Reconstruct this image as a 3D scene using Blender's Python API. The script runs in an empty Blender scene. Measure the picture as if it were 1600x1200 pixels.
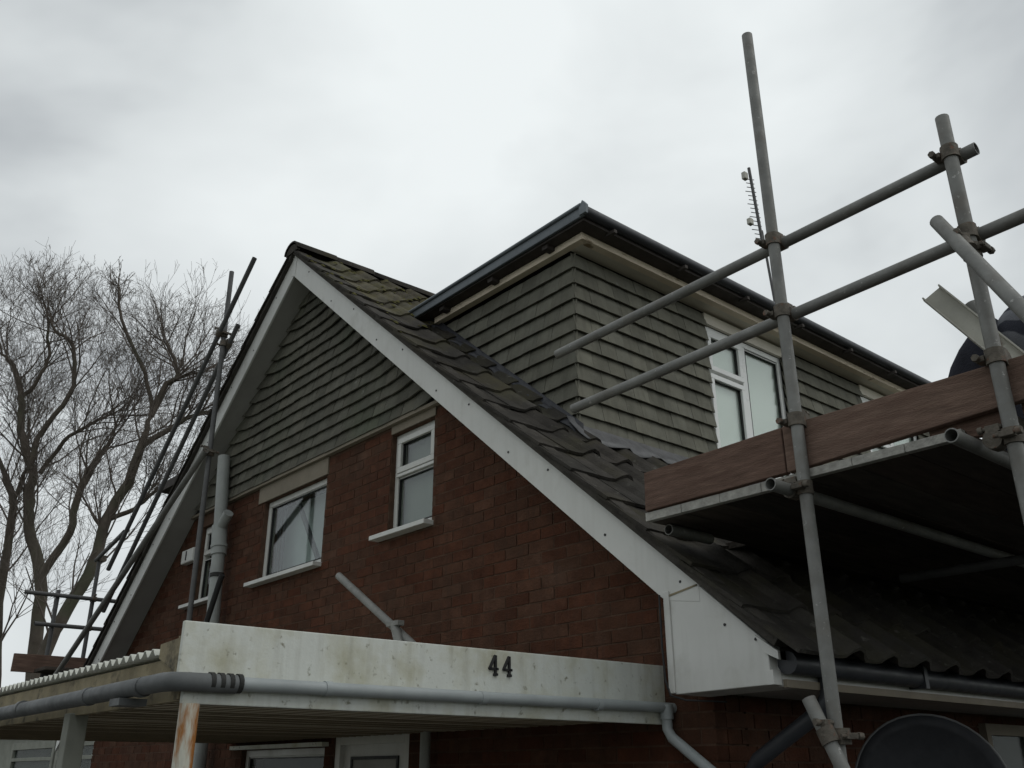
import bpy, math, random
from mathutils import Vector, Matrix, Euler

# ------------------------------------------------------------------ camera, sky, sun
S = bpy.context.scene
col = S.collection
CAM = Vector((0.0, -3.8, 1.75))
cd = bpy.data.cameras.new('camera'); cam = bpy.data.objects.new('camera', cd); col.objects.link(cam)
cd.sensor_width = 36.0; cd.lens = 36.0 * 1449.93 / 1600.0; cd.clip_start = 0.05; cd.clip_end = 2000
yaw, pitch, roll = math.radians(139.43592), math.radians(22.72228), math.radians(-0.15408)
fw = Vector((math.cos(yaw)*math.cos(pitch), math.sin(yaw)*math.cos(pitch), math.sin(pitch)))
rt = Vector((math.sin(yaw), -math.cos(yaw), 0)); up = rt.cross(fw)
r2 = math.cos(roll)*rt + math.sin(roll)*up; u2 = -math.sin(roll)*rt + math.cos(roll)*up
m = Matrix((r2, u2, -fw)).transposed().to_4x4(); m.translation = CAM
cam.matrix_world = m
S.camera = cam
S.view_settings.view_transform = 'Standard'; S.view_settings.look = 'None'
S.view_settings.exposure = 0.0; S.view_settings.gamma = 1.0
S.render.engine = 'CYCLES'

SUN_EL, SUN_AZ = math.radians(48), math.radians(60)
w = bpy.data.worlds.new('World'); S.world = w; w.use_nodes = True
nt = w.node_tree; nt.nodes.clear()
def N(t, **k):
    n = nt.nodes.new(t)
    for a, b in k.items(): setattr(n, a, b)
    return n
out = N('ShaderNodeOutputWorld'); bg1 = N('ShaderNodeBackground'); bg2 = N('ShaderNodeBackground'); mx = N('ShaderNodeMixShader')
sky = N('ShaderNodeTexSky', sky_type='NISHITA', sun_disc=False, sun_elevation=SUN_EL, sun_rotation=SUN_AZ)
bg1.inputs['Strength'].default_value = 0.08
tc = N('ShaderNodeTexCoord'); mp = N('ShaderNodeMapping'); mp.inputs['Scale'].default_value = (1, 1, 2.0); mp.inputs['Location'].default_value = (7.1, 10.49, 15.51)
n1 = N('ShaderNodeTexNoise'); n1.inputs['Scale'].default_value = 1.7; n1.inputs['Detail'].default_value = 5.0; n1.inputs['Roughness'].default_value = 0.47; n1.inputs['Distortion'].default_value = 0.3
rp = N('ShaderNodeValToRGB'); e = rp.color_ramp.elements
e[0].position = 0.37; e[0].color = (0.46, 0.49, 0.512, 1); e[1].position = 0.66; e[1].color = (0.89, 0.935, 0.94, 1)
mid = rp.color_ramp.elements.new(0.50); mid.color = (0.72, 0.76, 0.77, 1)
bg2.inputs['Strength'].default_value = 1.0
mx.inputs[0].default_value = 0.96
L = nt.links.new
L(sky.outputs[0], bg1.inputs[0]); L(tc.outputs['Generated'], mp.inputs[0]); L(mp.outputs[0], n1.inputs['Vector'])
L(n1.outputs[0], rp.inputs[0]); L(rp.outputs[0], bg2.inputs[0]); L(bg1.outputs[0], mx.inputs[1]); L(bg2.outputs[0], mx.inputs[2]); L(mx.outputs[0], out.inputs[0])
sd = bpy.data.lights.new('sun', 'SUN'); sd.energy = 0.5; sd.angle = math.radians(40); sd.color = (1, 0.97, 0.92)
sun = bpy.data.objects.new('sun', sd); col.objects.link(sun)
sdir = Vector((math.sin(SUN_AZ)*math.cos(SUN_EL), math.cos(SUN_AZ)*math.cos(SUN_EL), math.sin(SUN_EL)))
sun.rotation_euler = (-sdir).to_track_quat('-Z', 'Y').to_euler(); sun.location = (10, -10, 30)

# ------------------------------------------------------------------ helpers
R = random.Random(4)
class MB:
    def __init__(s): s.v = []; s.f = []; s.sm = []
    def add(s, vs, fs, smooth=False):
        o = len(s.v); s.v += [tuple(p) for p in vs]; s.f += [tuple(i+o for i in f) for f in fs]; s.sm += [smooth]*len(fs); return s
    def box(s, x0, x1, y0, y1, z0, z1):
        return s.add([(x0,y0,z0),(x1,y0,z0),(x1,y1,z0),(x0,y1,z0),(x0,y0,z1),(x1,y0,z1),(x1,y1,z1),(x0,y1,z1)],
              [(0,3,2,1),(4,5,6,7),(0,1,5,4),(1,2,6,5),(2,3,7,6),(3,0,4,7)])
    def bar(s, a, b, wdt, hgt, upv=(0,0,1)):
        a = Vector(a); b = Vector(b); d = (b-a).normalized(); sx = d.cross(Vector(upv)).normalized()*wdt/2; sz = sx.cross(d).normalized()*hgt/2
        vs = [p+i*sx+j*sz for p in (a, b) for i, j in ((-1,-1),(1,-1),(1,1),(-1,1))]
        return s.add(vs, [(0,1,2,3),(7,6,5,4),(0,4,5,1),(1,5,6,2),(2,6,7,3),(3,7,4,0)])
    def prism(s, poly, off):                     # poly: 3-D points, off: extrusion vector
        n = len(poly); o = Vector(off); vs = [Vector(p) for p in poly]; vs += [p+o for p in vs]
        return s.add(vs, [tuple(range(n)), tuple(range(2*n-1, n-1, -1))] + [(i, n+i, n+(i+1) % n, (i+1) % n) for i in range(n)])
    def tube(s, pts, r, n=12, caps=True, hollow=0.0, smooth=True):
        pts = [Vector(p) for p in pts]; rs = r if isinstance(r, (list, tuple)) else [r]*len(pts)
        rings = []; prev = None
        for i, p in enumerate(pts):
            d = (pts[min(i+1, len(pts)-1)] - pts[max(i-1, 0)]).normalized()
            if prev is None:
                a = d.orthogonal().normalized()
            else:
                a = (prev - d*prev.dot(d)).normalized()
            prev = a; b = d.cross(a); rings.append((p, a, b, rs[i], d))
        vs = []; fs = []
        for p, a, b, rr, d in rings:
            vs += [p + rr*(math.cos(2*math.pi*k/n)*a + math.sin(2*math.pi*k/n)*b) for k in range(n)]
        for i in range(len(pts)-1):
            fs += [(i*n+k, i*n+(k+1) % n, (i+1)*n+(k+1) % n, (i+1)*n+k) for k in range(n)]
        s.add(vs, fs, smooth)
        if caps:
            for ii, sg in ((0, 1), (len(pts)-1, -1)):
                p, a, b, rr, d = rings[ii]
                ring = [p + rr*(math.cos(2*math.pi*k/n)*a + math.sin(2*math.pi*k/n)*b) for k in range(n)]
                if hollow:
                    inn = [p + rr*hollow*(math.cos(2*math.pi*k/n)*a + math.sin(2*math.pi*k/n)*b) for k in range(n)]
                    dp = [q + d*sg*rr*4 for q in inn]
                    s.add(ring+inn+dp, [(k, (k+1) % n, n+(k+1) % n, n+k) for k in range(n)] + [(n+k, n+(k+1) % n, 2*n+(k+1) % n, 2*n+k) for k in range(n)] + [tuple(range(2*n, 3*n))])
                else:
                    s.add(ring, [tuple(range(n))])
        return s
    def mesh(s, name, mat):
        me = bpy.data.meshes.new(name); me.from_pydata(s.v, [], s.f); me.update()
        me.polygons.foreach_set('use_smooth', s.sm)
        if mat: me.materials.append(mat)
        return me
    def build(s, name, mat, parent=None, bevel=0.0, fix=True):
        me = s.mesh(name, mat)
        if fix:
            import bmesh
            b = bmesh.new(); b.from_mesh(me); bmesh.ops.recalc_face_normals(b, faces=b.faces); b.to_mesh(me); b.free()
        o = bpy.data.objects.new(name, me); col.objects.link(o)
        if parent is not None: par(o, parent)
        if bevel:
            md = o.modifiers.new('bevel', 'BEVEL'); md.width = bevel; md.segments = 2; md.limit_method = 'ANGLE'; md.angle_limit = math.radians(40)
        return o
def par(o, p):
    o.parent = p
    if p.type == 'EMPTY': o.matrix_parent_inverse = Matrix.Translation(-p.location)
def inst(name, me, mw, parent):
    o = bpy.data.objects.new(name, me); col.objects.link(o); o.matrix_basis = mw
    if parent is not None: par(o, parent)
    return o
def tag(o, label, cat, group=None):
    o['label'] = label; o['category'] = cat
    if group: o['group'] = group
    return o
def thing(name, loc, label, cat, group=None):
    o = bpy.data.objects.new(name, None); o.empty_display_size = 0.2; o.location = loc; col.objects.link(o); return tag(o, label, cat, group)
def structure(o): o['kind'] = 'structure'; return o
def stuff(o): o['kind'] = 'stuff'; return o

def pm(name, base, var=0.2, scale=6.0, rough=0.8, bump=0.0, bscale=60.0, rand=0.0, spec=0.3, second=None, s_scale=4.0, s_lo=0.5, s_hi=0.7, metal=0.0, stretch=None, third=None, t_scale=9.0, t_lo=0.6, t_hi=0.7, streak=None):
    mt = bpy.data.materials.new(name); mt.use_nodes = True; t = mt.node_tree; nd = t.nodes; lk = t.links.new
    bs = nd['Principled BSDF']; bs.inputs['Roughness'].default_value = rough; bs.inputs['Specular IOR Level'].default_value = spec; bs.inputs['Metallic'].default_value = metal
    geo = nd.new('ShaderNodeNewGeometry'); vec = geo.outputs['Position']
    if stretch:
        mpn = nd.new('ShaderNodeMapping'); mpn.inputs['Scale'].default_value = stretch; lk(vec, mpn.inputs[0]); vec = mpn.outputs[0]
    def noise(sc, det=5.0):
        n = nd.new('ShaderNodeTexNoise'); n.inputs['Scale'].default_value = sc; n.inputs['Detail'].default_value = det; n.inputs['Roughness'].default_value = 0.6; lk(vec, n.inputs['Vector']); return n.outputs[0]
    def mix(fac, a, b):
        x = nd.new('ShaderNodeMix'); x.data_type = 'RGBA'
        if isinstance(fac, float): x.inputs[0].default_value = fac
        else: lk(fac, x.inputs[0])
        for sock, c in ((x.inputs[6], a), (x.inputs[7], b)):
            if isinstance(c, tuple): sock.default_value = (*c, 1)
            else: lk(c, sock)
        return x.outputs[2]
    def rng(v, lo, hi, a=0.0, b=1.0):
        q = nd.new('ShaderNodeMapRange'); q.inputs[1].default_value = lo; q.inputs[2].default_value = hi; q.inputs[3].default_value = a; q.inputs[4].default_value = b; lk(v, q.inputs[0]); return q.outputs[0]
    c = mix(rng(noise(scale), 0.3, 0.7), tuple(x*(1-var) for x in base), tuple(min(1, x*(1+var)) for x in base))
    if second: c = mix(rng(noise(s_scale), s_lo, s_hi), c, second)
    if third: c = mix(rng(noise(t_scale, 7.0), t_lo, t_hi), c, third)
    if streak:
        mps = nd.new('ShaderNodeMapping'); mps.inputs['Scale'].default_value = (14, 14, 1.1); lk(geo.outputs['Position'], mps.inputs[0])
        ns = nd.new('ShaderNodeTexNoise'); ns.inputs['Scale'].default_value = 1.6; ns.inputs['Detail'].default_value = 6; lk(mps.outputs[0], ns.inputs['Vector'])
        c = mix(rng(ns.outputs[0], 0.5, 0.78, 0.0, streak[1]), c, streak[0])
    if rand:
        oi = nd.new('ShaderNodeObjectInfo'); ad = nd.new('ShaderNodeMath'); ad.operation = 'ADD'; lk(oi.outputs['Random'], ad.inputs[0]); lk(geo.outputs['Random Per Island'], ad.inputs[1])
        fr = nd.new('ShaderNodeMath'); fr.operation = 'FRACT'; lk(ad.outputs[0], fr.inputs[0])
        hs = nd.new('ShaderNodeHueSaturation'); lk(c, hs.inputs['Color']); lk(rng(fr.outputs[0], 0, 1, 1-rand, 1+rand), hs.inputs['Value'])
        m7 = nd.new('ShaderNodeMath'); m7.operation = 'MULTIPLY'; m7.inputs[1].default_value = 7.31; lk(fr.outputs[0], m7.inputs[0]); f2 = nd.new('ShaderNodeMath'); f2.operation = 'FRACT'; lk(m7.outputs[0], f2.inputs[0])
        lk(rng(f2.outputs[0], 0, 1, 0.5-rand*0.035, 0.5+rand*0.035), hs.inputs['Hue']); lk(rng(f2.outputs[0], 0, 1, 1+rand*0.4, 1-rand*0.6), hs.inputs['Saturation'])
        c = hs.outputs[0]
    lk(c, bs.inputs['Base Color'])
    if bump:
        bp = nd.new('ShaderNodeBump'); bp.inputs['Strength'].default_value = bump; bp.inputs['Distance'].default_value = 0.01; lk(noise(bscale), bp.inputs['Height']); lk(bp.outputs[0], bs.inputs['Normal'])
    lk(rng(noise(scale*3), 0.3, 0.7, max(0.02, rough-0.12), min(1, rough+0.1)), bs.inputs['Roughness'])
    return mt

M = {}
M['brick'] = pm('brick_clay', (0.078, 0.0345, 0.0205), 0.28, 9, 0.92, 0.8, 70, rand=0.15, spec=0.1, second=(0.060, 0.031, 0.0195), s_scale=3.0, s_lo=0.5, s_hi=0.75, third=(0.115, 0.066, 0.046), t_scale=2.6, t_lo=0.58, t_hi=0.82, streak=((0.045, 0.027, 0.02), 0.5))
M['mortar'] = pm('mortar', (0.085, 0.052, 0.036), 0.35, 12, 0.95, 0.5, 120, spec=0.1)
M['hung'] = pm('hanging_tile', (0.108, 0.104, 0.083), 0.2, 5, 0.88, 0.35, 110, rand=0.16, spec=0.2, second=(0.095, 0.105, 0.075), s_scale=1.7, s_lo=0.5, s_hi=0.75, third=(0.19, 0.19, 0.17), t_scale=14, t_lo=0.66, t_hi=0.76, streak=((0.06, 0.062, 0.048), 0.6))
M['hung2'] = pm('dormer_tile', (0.140, 0.137, 0.109), 0.18, 5, 0.85, 0.3, 110, rand=0.14, spec=0.25, third=(0.2, 0.2, 0.18), t_scale=11, t_lo=0.66, t_hi=0.78, streak=((0.08, 0.078, 0.062), 0.6))
M['dark'] = pm('tile_backing', (0.03, 0.03, 0.027), 0.2, 8, 0.95)
M['roof'] = pm('concrete_roof_tile', (0.046, 0.042, 0.037), 0.35, 6, 0.95, 0.7, 70, rand=0.2, spec=0.1, second=(0.06, 0.055, 0.036), s_scale=2.2, s_lo=0.48, s_hi=0.7, third=(0.12, 0.115, 0.10), t_scale=16, t_lo=0.62, t_hi=0.74)
M['bed'] = pm('verge_mortar', (0.06, 0.055, 0.048), 0.3, 10, 0.95, 0.8, 60, spec=0.1)
M['white'] = pm('white_upvc', (0.56, 0.56, 0.53), 0.05, 3, 0.4, spec=0.4, second=(0.44, 0.435, 0.395), s_scale=5, s_lo=0.55, s_hi=0.8, streak=((0.33, 0.32, 0.28), 0.18))
M['white2'] = pm('new_white_upvc', (0.80, 0.81, 0.79), 0.03, 3, 0.35, spec=0.45)
M['mossy'] = pm('mossy_roof_tile', (0.085, 0.078, 0.058), 0.35, 7, 0.95, 0.9, 60, rand=0.2, spec=0.1, second=(0.092, 0.083, 0.046), s_scale=5, s_lo=0.45, s_hi=0.65, third=(0.07, 0.06, 0.05), t_scale=9, t_lo=0.55, t_hi=0.68)
M['soffit'] = pm('grey_soffit', (0.30, 0.295, 0.275), 0.08, 3, 0.6, second=(0.25, 0.245, 0.225), s_scale=2)
M['paint'] = pm('weathered_white_paint', (0.66, 0.68, 0.63), 0.08, 5, 0.6, 0.15, 60, second=(0.46, 0.45, 0.34), s_scale=5, s_lo=0.46, s_hi=0.72, third=(0.23, 0.22, 0.16), t_scale=24, t_lo=0.61, t_hi=0.70, streak=((0.30, 0.29, 0.23), 0.4))
M['cream'] = pm('cream_panel', (0.20, 0.172, 0.13), 0.12, 4, 0.75)
M['cream2'] = pm('pale_cream_board', (0.66, 0.62, 0.53), 0.06, 4, 0.7)
M['timber'] = pm('new_timber', (0.76, 0.66, 0.52), 0.1, 5, 0.75, 0.2, 40, stretch=(1, 1, 6), third=(0.27, 0.2, 0.12), t_scale=5, t_lo=0.62, t_hi=0.72)
M['lead'] = pm('grey_trim', (0.13, 0.15, 0.165), 0.15, 5, 0.5, spec=0.4)
M['darktrim'] = pm('dark_gutter', (0.035, 0.037, 0.042), 0.2, 5, 0.45, spec=0.4)
M['darkwood'] = pm('dark_soffit_timber', (0.06, 0.052, 0.047), 0.3, 5, 0.85)
M['flash'] = pm('lead_flashing', (0.028, 0.029, 0.035), 0.3, 9, 0.55, 0.5, 30, spec=0.4)
M['flash2'] = pm('pale_lead_apron', (0.105, 0.105, 0.107), 0.3, 9, 0.5, 0.4, 30, spec=0.4)
M['galv'] = pm('galvanised_tube', (0.19, 0.19, 0.178), 0.2, 7, 0.6, 0.15, 80, spec=0.5, metal=0.25, second=(0.14, 0.128, 0.11), s_scale=6, s_lo=0.5, s_hi=0.8, third=(0.36, 0.355, 0.34), t_scale=38, t_lo=0.63, t_hi=0.70)
M['galvd'] = pm('weathered_shaded_tube', (0.10, 0.10, 0.10), 0.2, 7, 0.65, 0.1, 80, spec=0.4, metal=0.2)
M['coup'] = pm('rusty_coupler', (0.12, 0.105, 0.085), 0.35, 25, 0.7, 0.4, 90, spec=0.4, metal=0.3, third=(0.16, 0.08, 0.05), t_scale=30, t_lo=0.58, t_hi=0.7)
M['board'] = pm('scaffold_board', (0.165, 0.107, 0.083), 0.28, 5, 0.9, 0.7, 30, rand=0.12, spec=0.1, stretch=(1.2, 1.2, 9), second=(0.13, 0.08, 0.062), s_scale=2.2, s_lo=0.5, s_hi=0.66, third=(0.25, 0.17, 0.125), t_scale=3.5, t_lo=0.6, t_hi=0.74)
M['deck'] = pm('shade_dark_deck_board', (0.062, 0.05, 0.042), 0.35, 4, 0.9, 0.6, 50, rand=0.35, spec=0.1, stretch=(7, 1, 7))  # colour lowered to stand in for the shade under the platform
M['hoop'] = pm('board_end_band', (0.32, 0.31, 0.28), 0.3, 25, 0.7, 0.5, 80, spec=0.4)
M['pvc'] = pm('grey_pipe', (0.30, 0.315, 0.30), 0.1, 6, 0.5, spec=0.4)
M['pvc2'] = pm('pale_grey_gutter', (0.31, 0.335, 0.335), 0.12, 6, 0.45, spec=0.4, third=(0.14, 0.14, 0.12), t_scale=14, t_lo=0.66, t_hi=0.76)
M['oldgut'] = pm('old_dark_gutter', (0.105, 0.11, 0.11), 0.25, 6, 0.6, 0.1, 40, third=(0.2, 0.2, 0.19), t_scale=16, t_lo=0.66, t_hi=0.76)
M['strap'] = pm('black_strap', (0.028, 0.028, 0.026), 0.3, 20, 0.7)
M['ceil'] = pm('cream_ceiling_board', (0.66, 0.60, 0.46), 0.08, 4, 0.6, rand=0.06, third=(0.28, 0.2, 0.12), t_scale=3, t_lo=0.64, t_hi=0.8)
M['strip'] = pm('ceiling_joint_shadow', (0.20, 0.165, 0.115), 0.2, 6, 0.8)
M['rust'] = pm('rusty_white_post', (0.55, 0.54, 0.46), 0.12, 8, 0.7, 0.3, 60, stretch=(3, 3, 0.7), second=(0.34, 0.14, 0.035), s_scale=5, s_lo=0.46, s_hi=0.58)
M['post'] = pm('grey_green_post', (0.24, 0.245, 0.21), 0.15, 6, 0.8)
M['corr'] = pm('corrugated_plastic', (0.62, 0.62, 0.54), 0.12, 12, 0.3, spec=0.6)
M['oldtim'] = pm('old_timber', (0.26, 0.22, 0.14), 0.3, 6, 0.85, 0.4, 40, third=(0.09, 0.08, 0.06), t_scale=9, t_lo=0.55, t_hi=0.68)
M['black'] = pm('black_metal', (0.02, 0.02, 0.02), 0.2, 9, 0.5)
M['curt'] = pm('pale_blind', (0.42, 0.46, 0.465), 0.1, 2, 0.9)
M['blind'] = pm('white_blind', (0.86, 0.88, 0.85), 0.05, 2, 0.9)
M['curt2'] = pm('green_grey_blind', (0.21, 0.225, 0.20), 0.08, 2, 0.9)
M['inside'] = pm('dark_interior', (0.03, 0.03, 0.03), 0.2, 2, 0.95)
M['bark'] = pm('bark', (0.10, 0.085, 0.07), 0.3, 3, 0.95, 0.8, 12, spec=0.1, second=(0.085, 0.09, 0.06), s_scale=0.9)
M['twig'] = pm('twig', (0.135, 0.115, 0.10), 0.3, 1, 0.95, spec=0.1)
M['navy'] = pm('navy_cloth', (0.030, 0.031, 0.040), 0.25, 12, 0.95, 0.5, 120, spec=0.1)
M['skin'] = pm('skin', (0.5, 0.3, 0.22), 0.08, 20, 0.6)
M['hair'] = pm('dark_hair', (0.03, 0.022, 0.016), 0.3, 40, 0.7)
M['alu'] = pm('alu_channel', (0.45, 0.44, 0.38), 0.12, 9, 0.5, 0.15, 60, spec=0.5, third=(0.12, 0.08, 0.05), t_scale=6, t_lo=0.64, t_hi=0.7)
M['dish'] = pm('dark_dish', (0.016, 0.017, 0.02), 0.2, 9, 0.6)
M['dishrim'] = pm('dish_rim', (0.09, 0.09, 0.09), 0.2, 9, 0.45)
M['ground'] = pm('rough_grass_ground', (0.05, 0.06, 0.032), 0.3, 0.8, 0.98, 0.6, 9, second=(0.1, 0.085, 0.06), s_scale=0.3)
M['bounce_floor'] = pm('bounce_concrete', (0.36, 0.34, 0.31), 0.2, 2, 0.95, 0.4, 40, second=(0.20, 0.19, 0.17), s_scale=0.8)
M['asphalt'] = pm('asphalt', (0.04, 0.04, 0.039), 0.2, 4, 0.95, 0.5, 60)
M['cable'] = pm('black_cable', (0.02, 0.02, 0.02), 0.1, 9, 0.6)
def glass_mat(nm='window_glass', k0=.07, k1=.5):
    mt = bpy.data.materials.new(nm); mt.use_nodes = True; t = mt.node_tree; nd = t.nodes; nd.remove(nd['Principled BSDF'])
    lw = nd.new('ShaderNodeLayerWeight'); lw.inputs[0].default_value = 0.5; pw = nd.new('ShaderNodeMath'); pw.operation = 'POWER'; pw.inputs[1].default_value = 3.0; t.links.new(lw.outputs['Facing'], pw.inputs[0]); fr = nd.new('ShaderNodeMath'); fr.operation = 'MULTIPLY_ADD'; fr.inputs[1].default_value = k1; fr.inputs[2].default_value = k0; t.links.new(pw.outputs[0], fr.inputs[0])
    tr = nd.new('ShaderNodeBsdfTransparent'); tr.inputs[0].default_value = (0.93, 0.96, 0.94, 1); gl = nd.new('ShaderNodeBsdfGlossy'); gl.inputs['Roughness'].default_value = 0.02
    mxx = nd.new('ShaderNodeMixShader'); t.links.new(fr.outputs[0], mxx.inputs[0]); t.links.new(tr.outputs[0], mxx.inputs[1]); t.links.new(gl.outputs[0], mxx.inputs[2]); t.links.new(mxx.outputs[0], nd['Material Output'].inputs[0])
    return mt
M['glass'] = glass_mat(); M['dullglass'] = glass_mat('dull_window_glass', .015, .05)
def stripe_mat():
    mt = pm('striped_grey_jersey', (0.16, 0.165, 0.18), 0.15, 12, 0.95, 0.4, 120, spec=0.1)
    t = mt.node_tree; nd = t.nodes; bs = nd['Principled BSDF']; old = bs.inputs['Base Color'].links[0].from_socket
    geo = nd.new('ShaderNodeNewGeometry'); wv = nd.new('ShaderNodeTexWave'); wv.bands_direction = 'DIAGONAL'; wv.inputs['Scale'].default_value = 4.2; wv.inputs['Distortion'].default_value = 0.6
    t.links.new(geo.outputs['Position'], wv.inputs['Vector'])
    x = nd.new('ShaderNodeMix'); x.data_type = 'RGBA'; r_ = nd.new('ShaderNodeMapRange'); r_.inputs[1].default_value = 0.55; r_.inputs[2].default_value = 0.7; t.links.new(wv.outputs[1], r_.inputs[0]); t.links.new(r_.outputs[0], x.inputs[0])
    t.links.new(old, x.inputs[6]); x.inputs[7].default_value = (0.045, 0.047, 0.06, 1); t.links.new(x.outputs[2], bs.inputs['Base Color'])
    return mt
M['stripe'] = stripe_mat()

# ------------------------------------------------------------------ ground
structure(MB().add([(-600,-600,0),(600,-600,0),(600,600,0),(-600,600,0)], [(0,1,2,3)]).build('ground', M['ground'], fix=False))
structure(MB().box(-16, 5, -8, -0.02, -0.3, 0.012).build('driveway', M['asphalt']))
structure(MB().box(-9.5, -3.05, -2.9, -0.02, -0.3, 0.05).build('porch_bounce_floor', M['bounce_floor']))  # unseen pale floor, added to bounce light up to the ceiling boards
structure(MB().box(-2.9, 3, -0.01, 12, -0.3, 0.016).build('side_path', M['asphalt']))

# ------------------------------------------------------------------ the house
AX, AZ, SL = -7.42, 6.46, 0.838                  # apex of the barge line and slope
TH = math.atan(SL); CT, ST = math.cos(TH), math.sin(TH)
def T(x): return AZ - SL*abs(x-AX)
XR, XL, YB = -2.95, -11.89, 9.0                  # side walls and back of the house
house = thing('house', (-7.42, 0, 0), 'brick chalet house with tile-hung gable, white barge boards and a tile-clad dormer', 'house')

# windows in the gable: (x0, x1, z0, z1)
W1 = (-8.06, -6.90, 3.37, 4.13); W2 = (-5.90, -5.33, 3.42, 4.22); W3 = (-9.50, -8.92, 3.36, 4.16)
DOOR = (-6.48, -5.51, 0.0, 2.1); WG = (-8.02, -6.62, 0.95, 1.93)
opens = [W1, W2, W3, DOOR, WG]
CLAD = 4.32
wall = MB()
# wall slab with real openings: vertical strips
xs = sorted({XL+.012, XR-.012, AX} | {q for o in opens for q in o[:2]})
for a, b in zip(xs[:-1], xs[1:]):
    cuts = sorted([(o[2], o[3]) for o in opens if o[0] < (a+b)/2 < o[1]]); z = 0.0
    def strip(z0, top):
        if top == 'roof':
            wall.prism([(a, 0.0015, z0), (b, 0.0015, z0), (b, 0.0015, max(z0+.01, T(b)-.22)), (a, 0.0015, max(z0+.01, T(a)-.22))], (0, 0.24, 0))
        else: wall.box(a, b, 0.0015, 0.252, z0, top)
    for c0, c1 in cuts:
        if c0 > z: strip(z, c0)
        z = c1
    strip(z, 'roof')
gable = wall.build('gable_wall', M['mortar'], house)
side = MB().box(XR-0.25, XR-0.006, 0.254, YB, 0, T(-3.1)-0.1).build('side_wall', M['mortar'], house)
MB().box(XL+0.012, XL+0.25, 0.26, YB, 0, 2.7).build('side_wall', M['mortar'], house)
MB().prism([(XL, YB, 0), (XR, YB, 0), (XR, YB, 2.6), (AX, YB, AZ-0.25), (XL, YB, 2.6)], (0, 0.2, 0)).build('back_wall', M['brick'], house)

# bricks
bm_ = MB().box(-0.5, 0.5, 0, 1, -0.5, 0.5)
brick_me = bm_.mesh('brick', M['brick'])
def sub(iv, a, b):
    o = []
    for p, q in iv:
        if b <= p or a >= q: o.append((p, q))
        else:
            if a > p: o.append((p, a))
            if b < q: o.append((b, q))
    return o
bricks = []
nz = int(CLAD/0.075)
for k in range(nz):
    z0 = k*0.075; zc = z0+0.0325; lim = (AZ-0.23-(z0+0.065))/SL
    iv = [(max(XL, AX-lim), min(XR, AX+lim))]
    for o in opens:
        if o[2]-0.03 < zc < o[3]+(0.02 if o[3] < 4 else 0.2): iv = sub(iv, o[0]-0.008, o[1]+0.008)
    for p, q in iv:
        x = math.floor(p/0.225)*0.225 - (0.1125 if k % 2 else 0)
        while x < q:
            a, b = max(x, p), min(x+0.215, q); x += 0.225
            if b-a > 0.03: bricks.append(((a+b)/2, zc, b-a))
def gkey(b):
    x, z, wd = b
    if z < 2.2 or x < -9.6: return 1e6
    return math.hypot(x, 3.8, z-1.75)
bricks.sort(key=gkey)
for x, z, wd in bricks[:300]:
    inst('brick', brick_me, Matrix.Translation((x, -R.uniform(0, 0.004), z)) @ Matrix.Rotation(R.uniform(-.006, .006), 4, 'Z') @ Matrix.Diagonal((wd, 0.08, 0.065, 1)), gable)
rest = MB()
for x, z, wd in bricks[300:]:
    rest.box(x-wd/2, x+wd/2, -R.uniform(0, 0.004), 0.08, z-0.0325, z+0.0325)
stuff(rest.build('brick', M['brick'], gable))
rest = MB()
for k in range(28):
    y = 0.086 - (0.1125 if k % 2 else 0)
    while y < YB:
        rest.box(XR-0.08, XR+R.uniform(0, 0.004), max(0.086, y), y+0.215, k*0.075, k*0.075+0.065); y += 0.225
stuff(rest.build('brick', M['brick'], side))

# tile-hung gable cladding
MB().prism([(AX-2.3, 0.0, CLAD+.01), (AX+2.3, 0.0, CLAD+.01), (AX, 0.0, AZ-0.24)], (0, -0.02, 0)).build('cladding_backing', M['dark'], house)
clad = MB().box(AX-2.46, AX+2.34, -0.045, 0.0, CLAD-0.028, CLAD).build('cladding_fillet', M['cream'], house)
def tile_mesh(name, mat, h, o_=.046):
    b = MB(); t = 0.013
    # bottom edge stands out, top is tucked in behind the tile above; slightly cambered
    xs_ = [-.5, -.2, .2, .5]; cam_ = [0, .0025, .0025, 0]
    vs = []
    for z, y in ((0, -o_), (h, -0.010)):
        for x, c in zip(xs_, cam_): vs.append((x, y-c, z))
    for z, y in ((0, -o_+t), (h, -0.010+t*.5)):
        for x in (-.5, .5): vs.append((x, y, z))
    fs = [(0,1,5,4),(1,2,6,5),(2,3,7,6),(8,9,3,2,1,0),(8,0,4,10),(3,9,11,7),(4,5,6,7,11,10)]
    b.add(vs, fs); return b.mesh(name, mat)
TW, G1 = 0.168, 0.1135
t1 = tile_mesh('hanging_tile', M['hung'], 0.15)
row = 0; z = CLAD
while True:
    lim = (AZ-0.225-(z+0.03))/SL
    if lim < 0.12: break
    a, b = AX-lim-0.02, AX+lim+0.01
    x = math.floor(a/TW)*TW + (TW/2 if row % 2 else 0) - TW
    lst = []
    while x < b:
        p, q = max(x, a), min(x+TW-0.004, b); x += TW
        if q-p > 0.02: lst.append([p, q])
    for i, (p, q) in enumerate(lst):
        ang = R.uniform(-.006, .006); dz = R.uniform(-.004, .004)
        xm = (p+q)/2; te = min(b-xm, xm-a)
        if te < 0.45 and b-a > 0.8:
            k_ = (0.45-te)/0.45; dz += 0.075*k_*k_; ang += (-1 if b-xm < xm-a else 1)*0.36*k_
        mw = Matrix.Translation(((p+q)/2, -0.006-R.uniform(0, .004), z+dz)) @ Matrix.Rotation(ang, 4, 'Y') @ Matrix.Rotation(R.uniform(-.01, .012), 4, 'X') @ Matrix.Diagonal((q-p, 1, 1, 1))
        inst('hanging_tile', t1, mw, clad)
    row += 1; z += G1

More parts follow.
